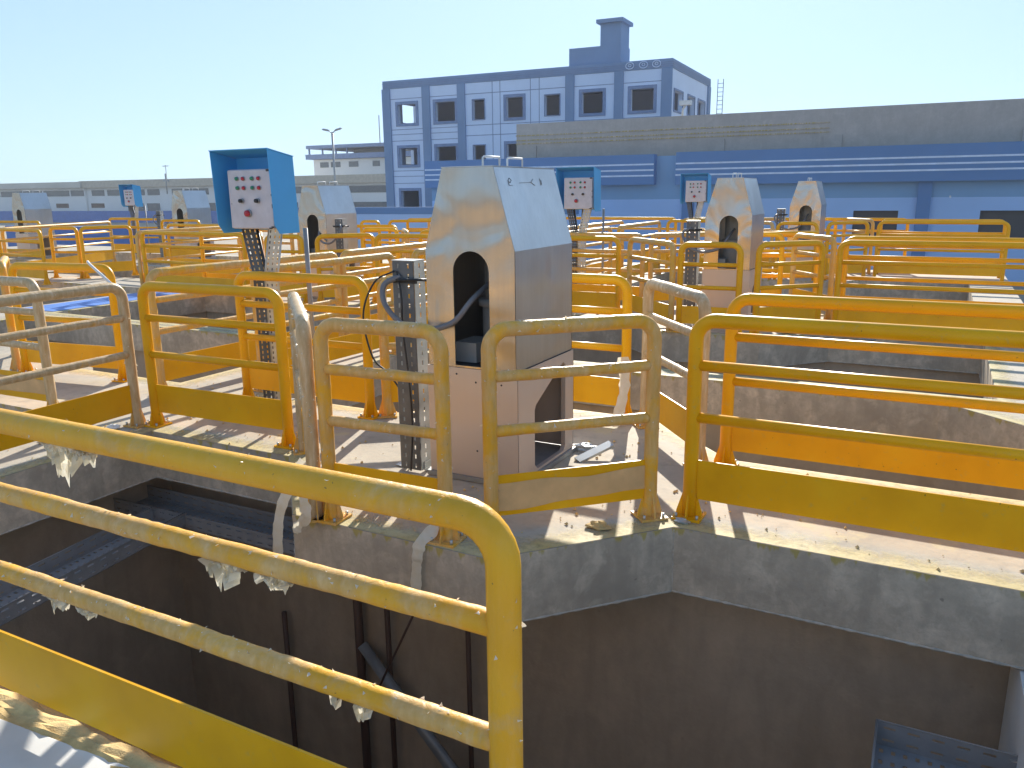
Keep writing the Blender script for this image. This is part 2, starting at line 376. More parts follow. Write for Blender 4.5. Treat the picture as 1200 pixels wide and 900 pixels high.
def panel(L, style='yellow', lod=0, H=1.10, plate=True, seed=0, flakes=0, plate_film=False, mid=None, shreds=(), frame_mat=None):
    """railing panel along local +x, base at the origin; top of tube at H"""
    rnd = random.Random(seed*77+5); root = empty('railing_panel')
    m = M[style]; seg = (14, 8, 6)[lod]; Ht = H-RT
    wrapped = style in ('wrap', 'semi')
    def rf(p, q, r):
        if not wrapped or lod: return r
        a = noise.noise(Vector((p.x*9+seed, p.z*9+q.x*1.2, q.z*1.4+p.x*3))); b = noise.noise(Vector((p.x*40, p.z*40, q.x*3+q.z*2+seed)))
        return r+max(0, a)*.0035+b*.0018+(.004 if min(q_ for q_ in (abs(p.x-.045), abs(L-.045-p.x))) < .012 and p.z in (.83, .555) else 0)
    pth = hoop(L, Ht, .10, 7 if lod == 0 else 4)
    if wrapped and lod == 0: pth = dens(pth, .03)
    MB().tube(pth, RT, seg, rf).obj('frame', M[frame_mat] if frame_mat else m, root)
    for z in (.83, .555):
        p2 = [(.02, 0, z), (L-.02, 0, z)]
        wr0 = wrapped; wrapped = wrapped or bool(mid)
        if wrapped and lod == 0: p2 = dens(p2, .025)
        MB().tube(p2, .028, max(6, seg-2), rf).obj('mid_rail', M[mid] if mid else m, root)
        wrapped = wr0
    if plate:
        pm = M['yellow']
        if plate_film:
            n = 40; vs = []
            for i in range(n+1):
                x = .03+(L-.06)*i/n; a_ = .02*noise.noise(Vector((x*3, seed, 0))); b_ = .025*noise.noise(Vector((x*3, seed, 9)))+.03*(i/n-.5)
                for j in range(5): vs.append((x, -.007-.002*noise.noise(Vector((x*20, j*1.3, 2))), .155+b_+(.13+a_-b_)*j/4))
            MB().add(vs, [(i*5+j, (i+1)*5+j, (i+1)*5+j+1, i*5+j+1) for i in range(n) for j in range(4)], True).obj('film_sheet', M['filmb'], root)
        k = MB(); k.box(.025, L-.025, -.004, .004, .11, .325)
        k.obj('kick_plate', pm, root)
    if lod < 2:
        for x in (0, L):
            b = MB(); b.box(x-.075, x+.075, -.075, .075, .003, .015); bo = b.obj('base_plate', m if not wrapped else M['semi'], root)
            g = MB()
            for dx, dy in ((1, 0), (-1, 0), (0, 1), (0, -1)):
                t = .004
                if dx: vs = [(x+dx*RT*.9, -t, .015), (x+dx*.07, -t, .015), (x+dx*.068, -t, .035), (x+dx*RT*.9, -t, .15)]; vs += [(a, t, c) for a, _, c in vs]
                else: vs = [(x-t, dy*RT*.9, .015), (x-t, dy*.07, .015), (x-t, dy*.068, .035), (x-t, dy*RT*.9, .15)]; vs += [(x+t, b_, c) for _, b_, c in vs]
                g.add(vs, [(0, 1, 2, 3), (7, 6, 5, 4), (0, 4, 5, 1), (1, 5, 6, 2), (2, 6, 7, 3), (3, 7, 4, 0)])
            g.obj('gusset', m if not wrapped else M['semi'], bo)
            if lod == 0:
                for dx, dy in ((1, 1), (1, -1), (-1, 1), (-1, -1)): MB().tube([(x+dx*.055, dy*.055, .013), (x+dx*.055, dy*.055, .035)], .008, 6).obj('anchor_bolt', M['galv'], bo)
    if flakes or shreds:
        fb = MB()
        for _ in range(flakes):
            which = rnd.random(); a = rnd.uniform(-.4, pi+.4)
            if which < (.12 if frame_mat else .30): c = Vector((rnd.uniform(.1, L-.1), 0, Ht)); r = RT
            elif which < (.85 if frame_mat else .62): c = Vector((rnd.uniform(.05, L-.05), 0, rnd.choice((.83, .555)))); r = .0285
            else: c = Vector((rnd.choice((0, L)), 0, rnd.uniform(.05, Ht-.1))); r = RT
            o = Vector((0, cos(a), sin(a))) if which < (.85 if frame_mat else .62) else Vector((cos(a*2), sin(a*2), 0))
            flake(fb, c+o*r*.97, o, rnd.uniform(.004, .013)*(1 if frame_mat else 1.5), rnd)
        for x, z, wd, dp in shreds:
            for q in range(2): rag(fb, x-wd/2+rnd.uniform(-.02, .02), x+wd/2, z, dp*(1-.3*q), rnd)
        tag(fb.obj('torn_film', M['film'], root), kind='stuff')
    return root
def place(root, p0, z=0, p1=None):
    root.location = (p0[0], p0[1], z)
    if p1: root.rotation_euler = (0, 0, math.atan2(p1[1]-p0[1], p1[0]-p0[0]))
    return root
def PNL(p0, p1, label, style='yellow', lod=0, seed=0, group=None, **k):
    L = math.hypot(p1[0]-p0[0], p1[1]-p0[1]); r = panel(L, style, lod, seed=seed, **k); place(r, p0, 0, p1)
    return tag(r, label, 'railing', group or 'yellow railing panels round the tank openings')
# --- nearest platform
TEM = dict(A=((-5.14, 3.93), (-3.86, 3.98)), B=((-3.68, 3.93), (-2.83, 3.08)), C=((-2.74, 3.10), (-2.04, 3.14)), D=((-1.86, 3.28), (-1.23, 3.88)),
           E=((-1.04, 3.97), (1.07, 3.98)), F=((-1.06, 4.86), (1.07, 4.87)), H=((-1.20, 4.76), (-1.80, 5.50)), J=((-1.98, 5.57), (-2.75, 5.57)),
           K=((-2.90, 5.50), (-3.70, 4.90)), N=((-3.80, 4.82), (-5.08, 4.80)))
near = dict(
 A=('plain yellow railing panel in front of the large blue control cabinet', dict()),
 B=('railing panel seen end-on, wrapped in beige film, right of the blue cabinet legs', dict(style='wrap', flakes=320)),
 C=('narrow film-smeared railing panel in front of the perforated cable post by the nearest hood', dict(style='semi', flakes=170)),
 D=('film-wrapped railing panel with beige-covered kick plate before the nearest hood', dict(style='semi', flakes=190, plate_film=True)),
 E=('nearest long clean yellow railing panel running off to the right', dict()),
 F=('long clean yellow railing panel directly behind the nearest right-hand one', dict()),
 H=('pink-filmed railing panel slanting behind the right corner of the nearest platform', dict(style='wrap', flakes=90)),
 J=('orange-yellow railing panel right behind the nearest hood, film on its post', dict(style='yellow', flakes=14)),
 K=('railing panel slanting behind the perforated post left of the nearest hood', dict(style='semi', flakes=50)),
 N=('yellow railing panel right behind the large blue cabinet legs', dict()))
for k, (a, b) in TEM.items():
    lab, kw = near[k]; PNL(a, b, lab, seed=ord(k), **kw)

# near rail at the bottom left
NR = PNL((-4.4, 1.30), (-.715, 1.305), 'foreground yellow railing with white film peeling off its middle rails', seed=3, mid='semi', flakes=700, frame_mat='worn',
    shreds=[(2.30, 1.03, .17, .085), (2.40, 1.03, .10, .05), (2.90, .804, .16, .045), (3.06, .804, .13, .05), (2.16, .53, .13, .05), (2.30, .53, .07, .035), (3.22, .53, .03, .04), (3.32, .53, .03, .05)])
# left walkway panels
PNL((-5.20, 1.75), (-5.27, 3.86), 'film-wrapped railing panel running toward the viewer at the left photo edge', style='wrap', seed=11, flakes=170)
PNL((-7.60, 3.72), (-6.14, 3.76), 'beige film-wrapped railing panel cut by the left edge, broad wrapped kick plate', style='wrap', seed=12, flakes=30, plate_film=True)
PNL((-7.95, 4.66), (-6.72, 4.83), 'yellow railing panel at far left with a white rod across it', seed=13)
PNL((-8.95, 5.2), (-8.1, 4.66), 'stub of yellow railing slanting behind the far left wrapped panels', seed=14, style='semi')
PNL((-5.93, 4.62), (-5.80, 6.9), 'long railing with ragged silver film starting left of the large blue cabinet', style='semi', seed=15, flakes=80)
PNL((-5.80, 7.0), (-5.76, 9.0), 'further length of the film-topped railing behind the large blue cabinet legs', style='semi', seed=16, flakes=30)
PNL((-5.22, 5.12), (-5.12, 7.0), 'film-topped railing running back from the large blue cabinet toward the nearest hood', style='semi', seed=17, flakes=50)
PNL((-5.12, 7.4), (-5.10, 9.9), 'second length of film-topped railing between the cable post and the left hood', style='semi', seed=18, flakes=20)

# ------------------------------------------------------------------ farther platforms, copied
names = {(0, 1): 'second hood, right of centre', (0, 2): 'farthest hood on the right', (-1, 1): 'hood behind the large blue cabinet', (-1, 2): 'platform beyond the nearest hood'}
side = dict(A='front side left of the', B='left front corner of the', C='straight front of the', D='right front corner of the', E='front side running right from the',
            F='back side running right from the', H='right back corner of the', J='straight back of the', K='left back corner of the', N='back side left of the')
sty = dict(A='yellow', B='semi', C='yellow', D='yellow', E='yellow', F='yellow', H='semi', J='yellow', K='semi', N='semi')
tem1 = {}
for lod in (1, 2):
    for k, (a, b) in TEM.items():
        tem1[lod, k] = None
def far_panel(k, lod, du, dv, label, grp):
    a, b = TEM[k]
    if tem1[lod, k] is None: r = tem1[lod, k] = panel(math.hypot(b[0]-a[0], b[1]-a[1]), sty[k], lod, seed=ord(k))
    else: r = copy_tree(tem1[lod, k])
    place(r, (a[0]+du, a[1]+dv), 0, (b[0]+du, b[1]+dv)); return tag(r, label, 'railing', grp)
GRP = 'yellow railing panels round the tank openings'
for (c, r), nm in names.items():
    for k in TEM:
        if c == -1 and k in 'EF': continue
        far_panel(k, 1 if r == 1 else 2, c*PU, r*PV, 'yellow railing at the %s %s' % (side[k], nm), GRP)
def run(p0, p1, label, style='semi', lod=1):
    return PNL(p0, p1, label, style=style, lod=lod, seed=int(p0[0]*7) % 97)
run((-7.75, 10.2), (-6.25, 10.30), 'short yellow railing panel right of the hood behind the large blue cabinet', 'yellow')
run((-7.75, 11.42), (-6.25, 11.45), 'yellow railing panel behind and right of the hood near the large blue cabinet', 'yellow')
run((-5.9, 11.4), (-5.8, 13.6), 'film-topped railing running back left of the second blue cabinet')
run((-5.15, 11.6), (-5.1, 13.4), 'film-topped railing running back under the second blue cabinet')
run((-5.1, 13.8), (-5.1, 16.2), 'pale film-topped railing running back between the second and third blue cabinets')
run((-5.9, 13.8), (-5.9, 16.2), 'distant film-topped railing running back behind the nearest hood')
run((-12.8, 9.93), (-10.15, 9.80), 'wide yellow railing panel left of the large blue cabinet, small grey box behind', 'yellow')
run((-12.9, 9.9), (-13.0, 12.6), 'thick-posted railing running back from the wide yellow panel left of the blue cabinet')
run((-17.6, 10.25), (-19.1, 13.9), 'very long pale film-topped railing sloping across the far left', 'semi')
run((-17.5, 10.1), (-15.75, 9.9), 'low yellow railing panel at the far left edge under the long pale one', 'yellow')
run((-16.9, 10.85), (-16.2, 10.98), 'narrow yellow railing panel with rounded top in the far left', 'yellow')
run((-16.1, 11.0), (-15.7, 11.9), 'yellow railing panel seen nearly end-on in the far left', 'yellow')
run((-22.0, 16.0), (-20.95, 16.15), 'square yellow railing panel below the small blue cabinet far left', 'yellow')
run((-18.5, 15.0), (-17.3, 15.2), 'small yellow railing panel in front of the far left hood beside the blue cabinet', 'yellow', 2)
run((-20.6, 15.6), (-19.6, 15.9), 'small yellow railing panel between the small cabinet and the far left hood', 'yellow', 2)
run((-23.6, 13.4), (-21.6, 13.6), 'yellow railing panel before the leftmost distant hood', 'yellow', 2)
run((-15.6, 12.8), (-13.2, 12.6), 'yellow railing panel left of the large cabinet, behind the wide one', 'yellow', 2)
run((-11.6, 13.0), (-9.6, 13.3), 'distant yellow railing panel just right of the large blue cabinet pole', 'yellow', 2)
run((-12.2, 15.5), (-11.75, 15.6), 'short distant railing panel in front of the blue boundary wall', 'yellow', 2)
run((-11.6, 15.8), (-9.6, 16.3), 'distant wide yellow railing panel before the blue boundary wall', 'yellow', 2)
run((-5.1, 18.35), (-.6, 18.4), 'distant long yellow railing at the far end of the walkway behind the hoods', 'yellow', 2)
run((-9.2, 18.3), (-5.4, 18.35), 'distant long yellow railing at the far end behind the nearest hood', 'yellow', 2)
# loose scaffold bits: silver-topped diagonal pipe and a bright yellow pipe frame between second and third hood
b = MB(); b.tube([(-1.55, 12.6, .05), (-1.55, 12.6, .98), (-1.60, 12.62, 1.05), (-2.35, 12.2, 1.06)], .045, 10); ro = empty('pipe_stand'); b.obj('upright_pipe', M['yellow'], ro)
for z in (.75, .45): MB().tube([(-1.56, 12.6, z), (-2.35, 12.2, z)], .035, 8).obj('cross_pipe', M['yellow'], ro)
tag(ro, 'bright yellow pipe stand between the second hood and the farthest right hood', 'pipe stand')
tag(MB().tube([(-6.95, 4.78, 1.12), (-6.9, 4.76, 1.1), (-6.0, 4.35, .96)], .012, 8).obj('loose_rod', M['white']), 'thin white rod leaning across the yellow rail at far left', 'rod')

# ------------------------------------------------------------------ hoods
def front_plate(pts, hole, y0, y1, mb):
    V, F = cdt(pts, [hole] if hole else [])
    n = len(V); mb.add([(x, y0, z) for x, z in V]+[(x, y1, z) for x, z in V], [tuple(f) for f in F]+[tuple(i+n for i in f)[::-1] for f in F])
    for L in ([pts, hole] if hole else [pts]):
        m = len(L); mb.add([(x, y0, z) for x, z in L]+[(x, y1, z) for x, z in L], [(i, (i+1) % m, m+(i+1) % m, m+i) for i in range(m)])
def make_hood(detail=True):
    r = empty('steel_hood'); W, D, Z0, ZS, ZT, TI = .292, .395, .70, 1.382, 1.835, .128
    prof = [(-W, Z0), (W, Z0), (W, ZS), (W-TI, ZT), (-W+TI, ZT), (-W, ZS)]
    a = .118; arch = [(-a+.01, Z0+.012), (a+.01, Z0+.012)]+[(a*cos(t)+.01, 1.26+a*sin(t)) for t in [pi*k/14 for k in range(15)]]
    mb = MB(); front_plate(prof, arch, -D, -D+.006, mb); mb.obj('front_sheet', M['steel'], r)
    mb = MB(); front_plate(prof, None, D-.006, D, mb); mb.obj('back_sheet', M['steel_side'], r)
    mb = MB()
    for s in (-1, 1):
        mb.add([(s*W, -D, Z0), (s*W, D, Z0), (s*W, D, ZS), (s*W, -D, ZS), (s*(W-TI), -D, ZT), (s*(W-TI), D, ZT)], [(0, 1, 2, 3), (3, 2, 5, 4)])
        mb.add([(s*(W-.006), -D+.004, Z0), (s*(W-.006), D-.004, Z0), (s*(W-.006), D-.004, ZS), (s*(W-.006), -D+.004, ZS)], [(0, 1, 2, 3)])
    mb.obj('side_sheet', M['steel_side'], r)
    mb = MB(); mb.box(-W+TI-.003, W-TI+.003, -D-.002, D+.002, ZT+.001, ZT+.006); mb.obj('top_sheet', M['steel_side'], r)
    for y in (-.18, .12):
        h = MB(); h.tube([(-.02+y*.0, y, ZT), (-.02, y, ZT+.06), (-.015, y+.01, ZT+.066), (-.015, y+.19, ZT+.066), (-.02, y+.2, ZT+.06), (-.02, y+.2, ZT)], .006, 6); h.obj('lifting_handle', M['white'], r)
    # skirt : four sheets, chamfered service window on the +x side
    W2, D2 = W+.012, D+.004
    s1 = MB(); s1.box(-W2, W2, -D2, -D2+.005, .035, Z0-.002); s1.box(-W2, W2, D2-.005, D2, .035, Z0-.002)
    s1.box(-W2, -W2+.005, -D2+.006, D2-.006, .035, Z0-.002); s1.obj('skirt_sheet', M['steel_skirt'], r)
    hole = [(-.18, .085), (-.14, .05), (.24, .05), (.27, .08), (.27, .62), (.24, .645), (.17, .62), (-.16, .46), (-.18, .43)]
    V, F = cdt([(-D2, .035), (D2, .035), (D2, Z0-.002), (-D2, Z0-.002)], [hole]); n = len(V)
    s2 = MB(); s2.add([(W2, y, z) for y, z in V]+[(W2-.006, y, z) for y, z in V], F+[tuple(i+n for i in f)[::-1] for f in F]); m = len(hole)
    s2.add([(W2, y, z) for y, z in hole]+[(W2-.03, y, z) for y, z in hole], [(i, (i+1) % m, m+(i+1) % m, m+i) for i in range(m)])
    s2.obj('service_window_sheet', M['steel_skirt'], r)
    MB().box(-W-.03, W+.03, -D-.02, D+.02, .005, .033).obj('base_frame', M['galvd'], r)
    MB().box(-W2+.01, W2-.01, -D2+.01, D2-.01, Z0-.03, Z0-.004).obj('inner_floor', M['dark'], r)
    g = MB(); g.tube([(.0, .05, Z0), (.0, .05, 1.02)], .15, 20); g.tube([(0, .05, 1.02), (0, .05, 1.06)], .175, 20); g.tube([(0, .05, 1.06), (0, .05, 1.42)], .13, 20)
    g.tube([(0, .05, Z0), (0, .05, Z0+.03)], .2, 16)
    for k in range(10): t = 2*pi*k/10; g.box(.128*cos(t)-.008, .128*cos(t)+.02*cos(t)+.008, .05+.128*sin(t)-.008, .05+.128*sin(t)+.008, 1.08, 1.38)
    g.box(-.2, -.05, -.25, -.02, Z0, Z0+.12)
    g.obj('gear_motor', M['machine'], r)
    if detail:
        rv = MB()
        for x, z in ((-.1, .66), (.03, .62), (.2, .62), (-.2, .2), (.03, .2)): rv.tube([(x, -D2-.002, z), (x, -D2+.003, z)], .006, 8)
        rv.obj('bolt_hole', M['dark'], r)
        mk = MB()   # pencilled marks on the sloping side
        def sl(u, v): # u along depth, v down the slope 0..1
            return Vector((W-TI+TI*v+.0015, u, ZT-(ZT-ZS)*v+.0008))
        for segs in ([(-.26, .16), (-.24, .13), (-.22, .16), (-.24, .19), (-.26, .16), (-.26, .22), (-.22, .22)], [(-.13, .19), (.02, .18)], [(.02, .18), (.06, .14)], [(.02, .18), (.065, .22)], [(.15, .13), (.15, .22)], [(.165, .15), (.16, .21)]):
            mk.tube([sl(*q) for q in segs], .0015, 5)
        mk.obj('pencil_mark', M['galvd'], r)
        sp_ = MB()
        rn = random.Random(4)
        vs = []
        for i in range(9):
            for j in range(8):
                t = 2*pi*j/8; zz = i/8; rr = .035*math.sin(pi*min(.98, max(.05, zz)))*(1+.35*rn.random())
                vs.append((.155+rr*cos(t), -D+.06+rr*sin(t)*.6, Z0+.02+zz*.15))
        sp_.add(vs, [(i*8+j, i*8+(j+1) % 8, (i+1)*8+(j+1) % 8, (i+1)*8+j) for i in range(8) for j in range(8)], True); sp_.obj('white_rag', M['white'], r)
    return r
hood0 = make_hood(); place(hood0, (-2.345, 4.325))
tag(hood0, 'large dented stainless steel hood with arched cable opening in the foreground platform', 'machine hood', 'stainless steel machine hoods')
hoodT = make_hood(False)
for i, (x, y, lab) in enumerate([(-2.385, 4.325+PV, 'second steel hood with arched opening, right of centre beside the third blue cabinet'),
        (-2.385, 4.325+2*PV, 'smallest steel hood on the right, in front of the long blue building'),
        (-9.13, 10.72, 'tan reflecting steel hood half hidden behind the large blue control cabinet'),
        (-17.95, 15.55, 'distant steel hood between the small blue cabinet and the large one'),
        (-23.2, 14.45, 'leftmost distant steel hood before the long low building')]):
    h = hoodT if i == 0 else copy_tree(hoodT); place(h, (x, y)); tag(h, lab, 'machine hood', 'stainless steel machine hoods')

# ------------------------------------------------------------------ perforated strips
def perf(mb, W, L, nx, nz, hw, hh, xf, th=.003, slot=True):
    """plate W x L in local (a,b), nx by nz slots; xf((a,b,t)) -> point"""
    xs = [0]; zs = [0]
    for i in range(nx): c = W*(i+.5)/nx; xs += [c-hw/2, c+hw/2]
    for j in range(nz): c = L*(j+.5)/nz; zs += [c-hh/2, c+hh/2]
    xs.append(W); zs.append(L); nX = len(xs)
    vs = [xf((x, z, 0)) for z in zs for x in xs]+[xf((x, z, th)) for z in zs for x in xs]; o = len(xs)*len(zs); fs = []
    for j in range(len(zs)-1):
        for i in range(nX-1):
            q = (j*nX+i, j*nX+i+1, (j+1)*nX+i+1, (j+1)*nX+i)
            if i % 2 == 1 and j % 2 == 1:
                for k in range(4): a, b = q[k], q[(k+1) % 4]; fs.append((a, b, b+o, a+o))
                continue
            fs.append(q); fs.append(tuple(k+o for k in q)[::-1])
    mb.add(vs, fs)
def make_post(H=1.30, cables=True, flip=1):
    r = empty('cable_post'); W = .135
    a = MB(); perf(a, .10, H, 1, 22, .014, .03, lambda p: Vector((.06, -.05+p[0], p[1]+.01))+Vector((p[2], 0, 0))); a.obj('perforated_flange', M['galv'], r)
    a = MB(); perf(a, .125, H, 2, 22, .010, .026, lambda p: Vector((-.064+p[0], -.053+p[2]*-1, p[1]+.01))); a.obj('web_plate', M['shadesteel'], r)  # front face coloured darker as shaded; the flange beside it stays pale
    MB().box(-.07, -.066, -.05, .05, .01, H).obj('back_flange', M['galvd'], r)
    MB().box(-.071, .066, -.057, .052, H+.011, H+.014).obj('top_cap', M['galv'], r)
    f = MB()
    for sx in (-1, 1):
        f.box(sx*.065-(.06 if sx < 0 else 0), sx*.065+(.06 if sx > 0 else 0), -.03, .03, .004, .010)
        f.box(sx*.0675-.002, sx*.0675+.002, -.03, .03, .010, .06)
    f.obj('foot_bracket', M['galv'], r, bevel=.001)
    b = MB(); b.box(-.09, .085, -.066, -.06, H-.12, H-.095); b.box(-.09, .085, .054, .058, H-.12, H-.095); b.tube([(-.09, -.07, H-.10), (0, -.075, H-.1), (.1, -.07, H-.095), (.105, 0, H-.1)], .009, 6); b.obj('tie_strap', M['black'], r)
    return r
def curve(pts, n=10):
    P_ = [Vector(p) for p in pts]; P_ = [P_[0]*2-P_[1]]+P_+[P_[-1]*2-P_[-2]]; out = []
    for i in range(1, len(P_)-2):
        for k in range(n):
            t = k/n; a, b, c, d = P_[i-1:i+3]
            out.append(.5*((2*b)+(c-a)*t+(2*a-5*b+4*c-d)*t*t+(3*b-a-3*c+d)*t**3))
    out.append(P_[-2]); return out
def post_set(x, y, lab, cl, fl=1):
    p = make_post() if post_set.t is None else copy_tree(post_set.t); p.scale = (1.18, 1.1, 1); post_set.t = p
    place(p, (x, y)); tag(p, 'upright perforated steel cable post '+lab, 'cable post', 'cable posts beside the hoods')
    hx = x+.42*fl
    pts = [(x-.02*fl, y-.06, 1.22), (x-.10*fl, y-.12, 1.17), (x-.07*fl, y-.16, 1.06), (x+.06*fl, y-.17, .95), (x+.2*fl, y-.15, .925), (x+.36*fl, y-.10, .97), (hx+.03*fl, y-.02, 1.10), (hx+.06*fl, y+.2, 1.2)]
    tag(MB().tube(curve(pts), .017, 8).obj('conduit', M['conduit']), 'thick grey conduit looping into the arched opening '+cl, 'conduit', 'grey conduits')
post_set.t = None
post_set(-2.80, 3.99, 'left of the nearest steel hood, black straps near its top', 'of the nearest hood')
post_set(-2.84, 3.99+PV, 'left of the second hood right of centre', 'of the second hood')
post_set(-2.84, 3.99+2*PV, 'left of the farthest right-hand hood', 'of the farthest right-hand hood')
post_set(-8.55, 10.35, 'in front of the hood behind the large blue cabinet', 'of the hood by the large blue cabinet', -1)
post_set(-18.9, 15.3, 'left of the distant hood near the small blue cabinet', 'of the distant left hood')
cb = MB(); cb.tube(curve([(-2.86, 3.92, 1.25), (-2.98, 3.88, 1.18), (-3.06, 3.86, .98), (-3.02, 3.88, .72), (-2.95, 3.95, .6), (-2.9, 4.05, .4), (-2.9, 4.2, .02)]), .006, 6)
cb.tube(curve([(-2.84, 3.92, 1.25), (-2.80, 3.90, 1.1), (-2.80, 3.90, .9), (-2.77, 3.90, .6), (-2.76, 3.9, .3), (-2.77, 3.88, .02)]), .006, 6)
tag(cb.obj('black_cable', M['black']), 'thin black cables hanging in loops from the nearest cable post', 'cable')

# ------------------------------------------------------------------ control cabinets
def make_cabinet():
    r = empty('control_cabinet'); X0, X1, Y0, Y1, Z0, Z1 = -.275, .33, -.24, .03, 1.405, 2.035
    def pl(pts, x0, x1, nm, mat, lab=None): return MB().prism(pts, x0, x1, lambda p, t: Vector((t, p[0], p[1]))).obj(nm, mat, r, lab, bevel=.002)
    sd = [(Y0, Z1-.0), (Y1, Z1-.05), (Y1+.02, Z0), (Y0+.07, Z0), (Y0+.02, Z0+.07)]
    pl(sd, X0, X0+.006, 'cowl_side', M['cowl']); pl(sd, X1-.006, X1, 'cowl_side', M['cowl'])
    MB().add([(X0-.004, Y0-.004, Z1+.001), (X1+.004, Y0-.004, Z1+.001), (X1+.004, Y1+.004, Z1-.049), (X0-.004, Y1+.004, Z1-.049), (X0-.004, Y0-.004, Z1+.007), (X1+.004, Y0-.004, Z1+.007), (X1+.004, Y1+.004, Z1-.043), (X0-.004, Y1+.004, Z1-.043)],
             [(0, 3, 2, 1), (4, 5, 6, 7), (0, 1, 5, 4), (1, 2, 6, 5), (2, 3, 7, 6), (3, 0, 4, 7)]).obj('cowl_roof', M['cowl'], r)
    MB().box(X0+.007, X1-.007, Y1-.006, Y1, Z0+.02, Z1-.045).obj('cowl_back', M['cowl'], r)
    px0, px1, pz0, pz1, py = X0+.10, X1-.045, Z0+.035, Z1-.14, Y0+.085
    MB().box(px0, px1, py, Y1-.01, pz0, pz1).obj('panel_box', M['panel'], r, bevel=.006)
    d = MB().box(px0+.006, px1-.006, py-.022, py-.003, pz0+.006, pz1-.006).obj('panel_door', M['panel'], r, bevel=.005)
    w_ = px1-px0; h_ = pz1-pz0; fy = py-.022
    def btn(u, v, rr, mat, nm, dep=.014):
        x = px0+w_*u; z = pz0+h_*v; b = MB(); b.tube([(x, fy+.001, z), (x, fy-dep*.5, z)], rr*1.25, 14); ring = b.obj('bezel', M['galvd'], d)
        MB().tube([(x, fy-.002, z), (x, fy-dep, z), (x, fy-dep-.004, z)], rr, 14, lambda p, q, r_: r_).obj(nm, mat, r)
    for v in (.845, .69):
        for u, m in ((.24, 'green'), (.385, 'red'), (.585, 'green'), (.735, 'red')): btn(u, v, .0135, M[m], 'indicator_lamp')
    for u in (.32, .68): btn(u, .475, .015, M['black'], 'selector_switch', .03)
    btn(.45, .265, .024, M['red'], 'emergency_button', .03)
    ch = MB()
    for (u0, v0, u1, v1) in ((.90, .955, .985, .992), (.93, .02, .99, .05), (.88, .005, .95, .03), (.975, .35, .992, .42), (.97, .55, .99, .585), (.05, .42, .07, .43)):
        ch.box(px0+w_*u0, px0+w_*u1, fy-.0012, fy+.001, pz0+h_*v0, pz0+h_*v1)
    ch.obj('paint_chip', M['dark'], d)
    # two perforated legs, V at the top
    for s, mat, nm in ((-1, M['shadesteel'], 'perforated_leg'), (1, M['galv'], 'perforated_leg')):  # left leg in the shade-darkened steel, right leg in the pale one
        a = MB()
        def xf(p, s=s):
            z = p[1]+.01; sh = max(0, (z-1.05))/.45*.10
            ang = radians(62 if s < 0 else 15)
            a0 = (p[0]-.06)
            return Vector((s*.055+s*sh+a0*cos(ang)-p[2]*sin(ang), -.02+a0*sin(ang)+p[2]*cos(ang), z))
        perf(a, .12, 1.47, 3, 34, .011, .022, xf); a.obj(nm, mat, r)
        bx = MB(); bx.tube([xf((0, 0, 0)), xf((0, 1.05, 0)), xf((0, 1.47, 0))], .006, 5); bx.tube([xf((.12, 0, 0)), xf((.12, 1.05, 0)), xf((.12, 1.47, 0))], .006, 5); bx.obj('leg_flange', mat, r)
    for dx in (-.02, .015):
        MB().tube([(dx, .02, .02), (dx, .02, 1.0), (dx*4, .0, 1.44)], .013, 7).obj('cable_bundle', M['black'], r)
    MB().box(-.12, .12, -.08, .08, .003, .011).obj('foot_plate', M['galv'], r)
    return r
cab0 = make_cabinet()
CB = (-4.84, 4.90)
for i, (x, y, rz, lab) in enumerate([(CB[0], CB[1], 0, 'large blue-cowled control cabinet with red and green lamps on perforated legs, nearest'),
      (CB[0], CB[1]+PV, 0, 'blue-cowled control cabinet just right of the nearest steel hood'),
      (CB[0], CB[1]+2*PV, 0, 'blue-cowled control cabinet left of the second hood, before the striped wall'),
      (-21.2, 16.3, 0, 'tiny distant blue control cabinet in the far left')]):
    c = cab0 if i == 0 else copy_tree(cab0); place(c, (x, y)); tag(c, lab, 'control cabinet', 'blue control cabinets')
    pp = MB().tube([(x+.36, y+.08, .01), (x+.36, y+.08, 1.44)], .019, 10).obj('support_pole', M['tray'])
    tag(pp, 'thin pale pole at the right rear of '+('the large blue cabinet' if i == 0 else 'the '+['', 'second cabinet beside the nearest hood', 'third cabinet left of the second hood', 'tiny far left cabinet'][i]), 'pole', 'poles behind the cabinets')

# ------------------------------------------------------------------ bits on the deck
def ribbon(pts, wid, name, label, cat, mat, seed=0):
    rn = random.Random(seed); mb = MB(); pts = curve(pts, 6); vs = []
    for i, p in enumerate(pts):
        d = (pts[min(i+1, len(pts)-1)]-pts[max(0, i-1)]).normalized(); t = d.cross(Vector((.1, -.9, .25))).normalized()
        k = wid*(1+.55*noise.noise(Vector((i*.45, seed*7.7, 4)))+.1*rn.random()); fold = .02*noise.noise(Vector((i*.6, seed*3.1, 0)))
        vs += [p-t*k/2, p+Vector((0, -.012+fold, fold)), p+t*k/2]
    n = len(pts); mb.add(vs, [q for i in range(n-1) for q in ((3*i, 3*i+1, 3*i+4, 3*i+3), (3*i+1, 3*i+2, 3*i+5, 3*i+4))], True)
    return tag(mb.obj(name, mat), label, cat)
ribbon([(-2.06, 3.16, .14), (-2.10, 3.10, .06), (-2.13, 3.04, .015), (-2.14, 3.02, -.05), (-2.15, 3.02, -.14), (-2.155, 3.015, -.24)], .055, 'film_strip', 'strip of pale plastic film hanging over the concrete edge at the narrow panel', 'plastic film', M['film'], 1)
ribbon([(-2.80, 3.04, .30), (-2.83, 2.99, .15), (-2.80, 2.97, .06), (-2.86, 2.98, .0), (-2.90, 2.98, -.05)], .06, 'film_strip', 'crumpled film strip around the foot left of the narrow panel', 'plastic film', M['film'], 2)
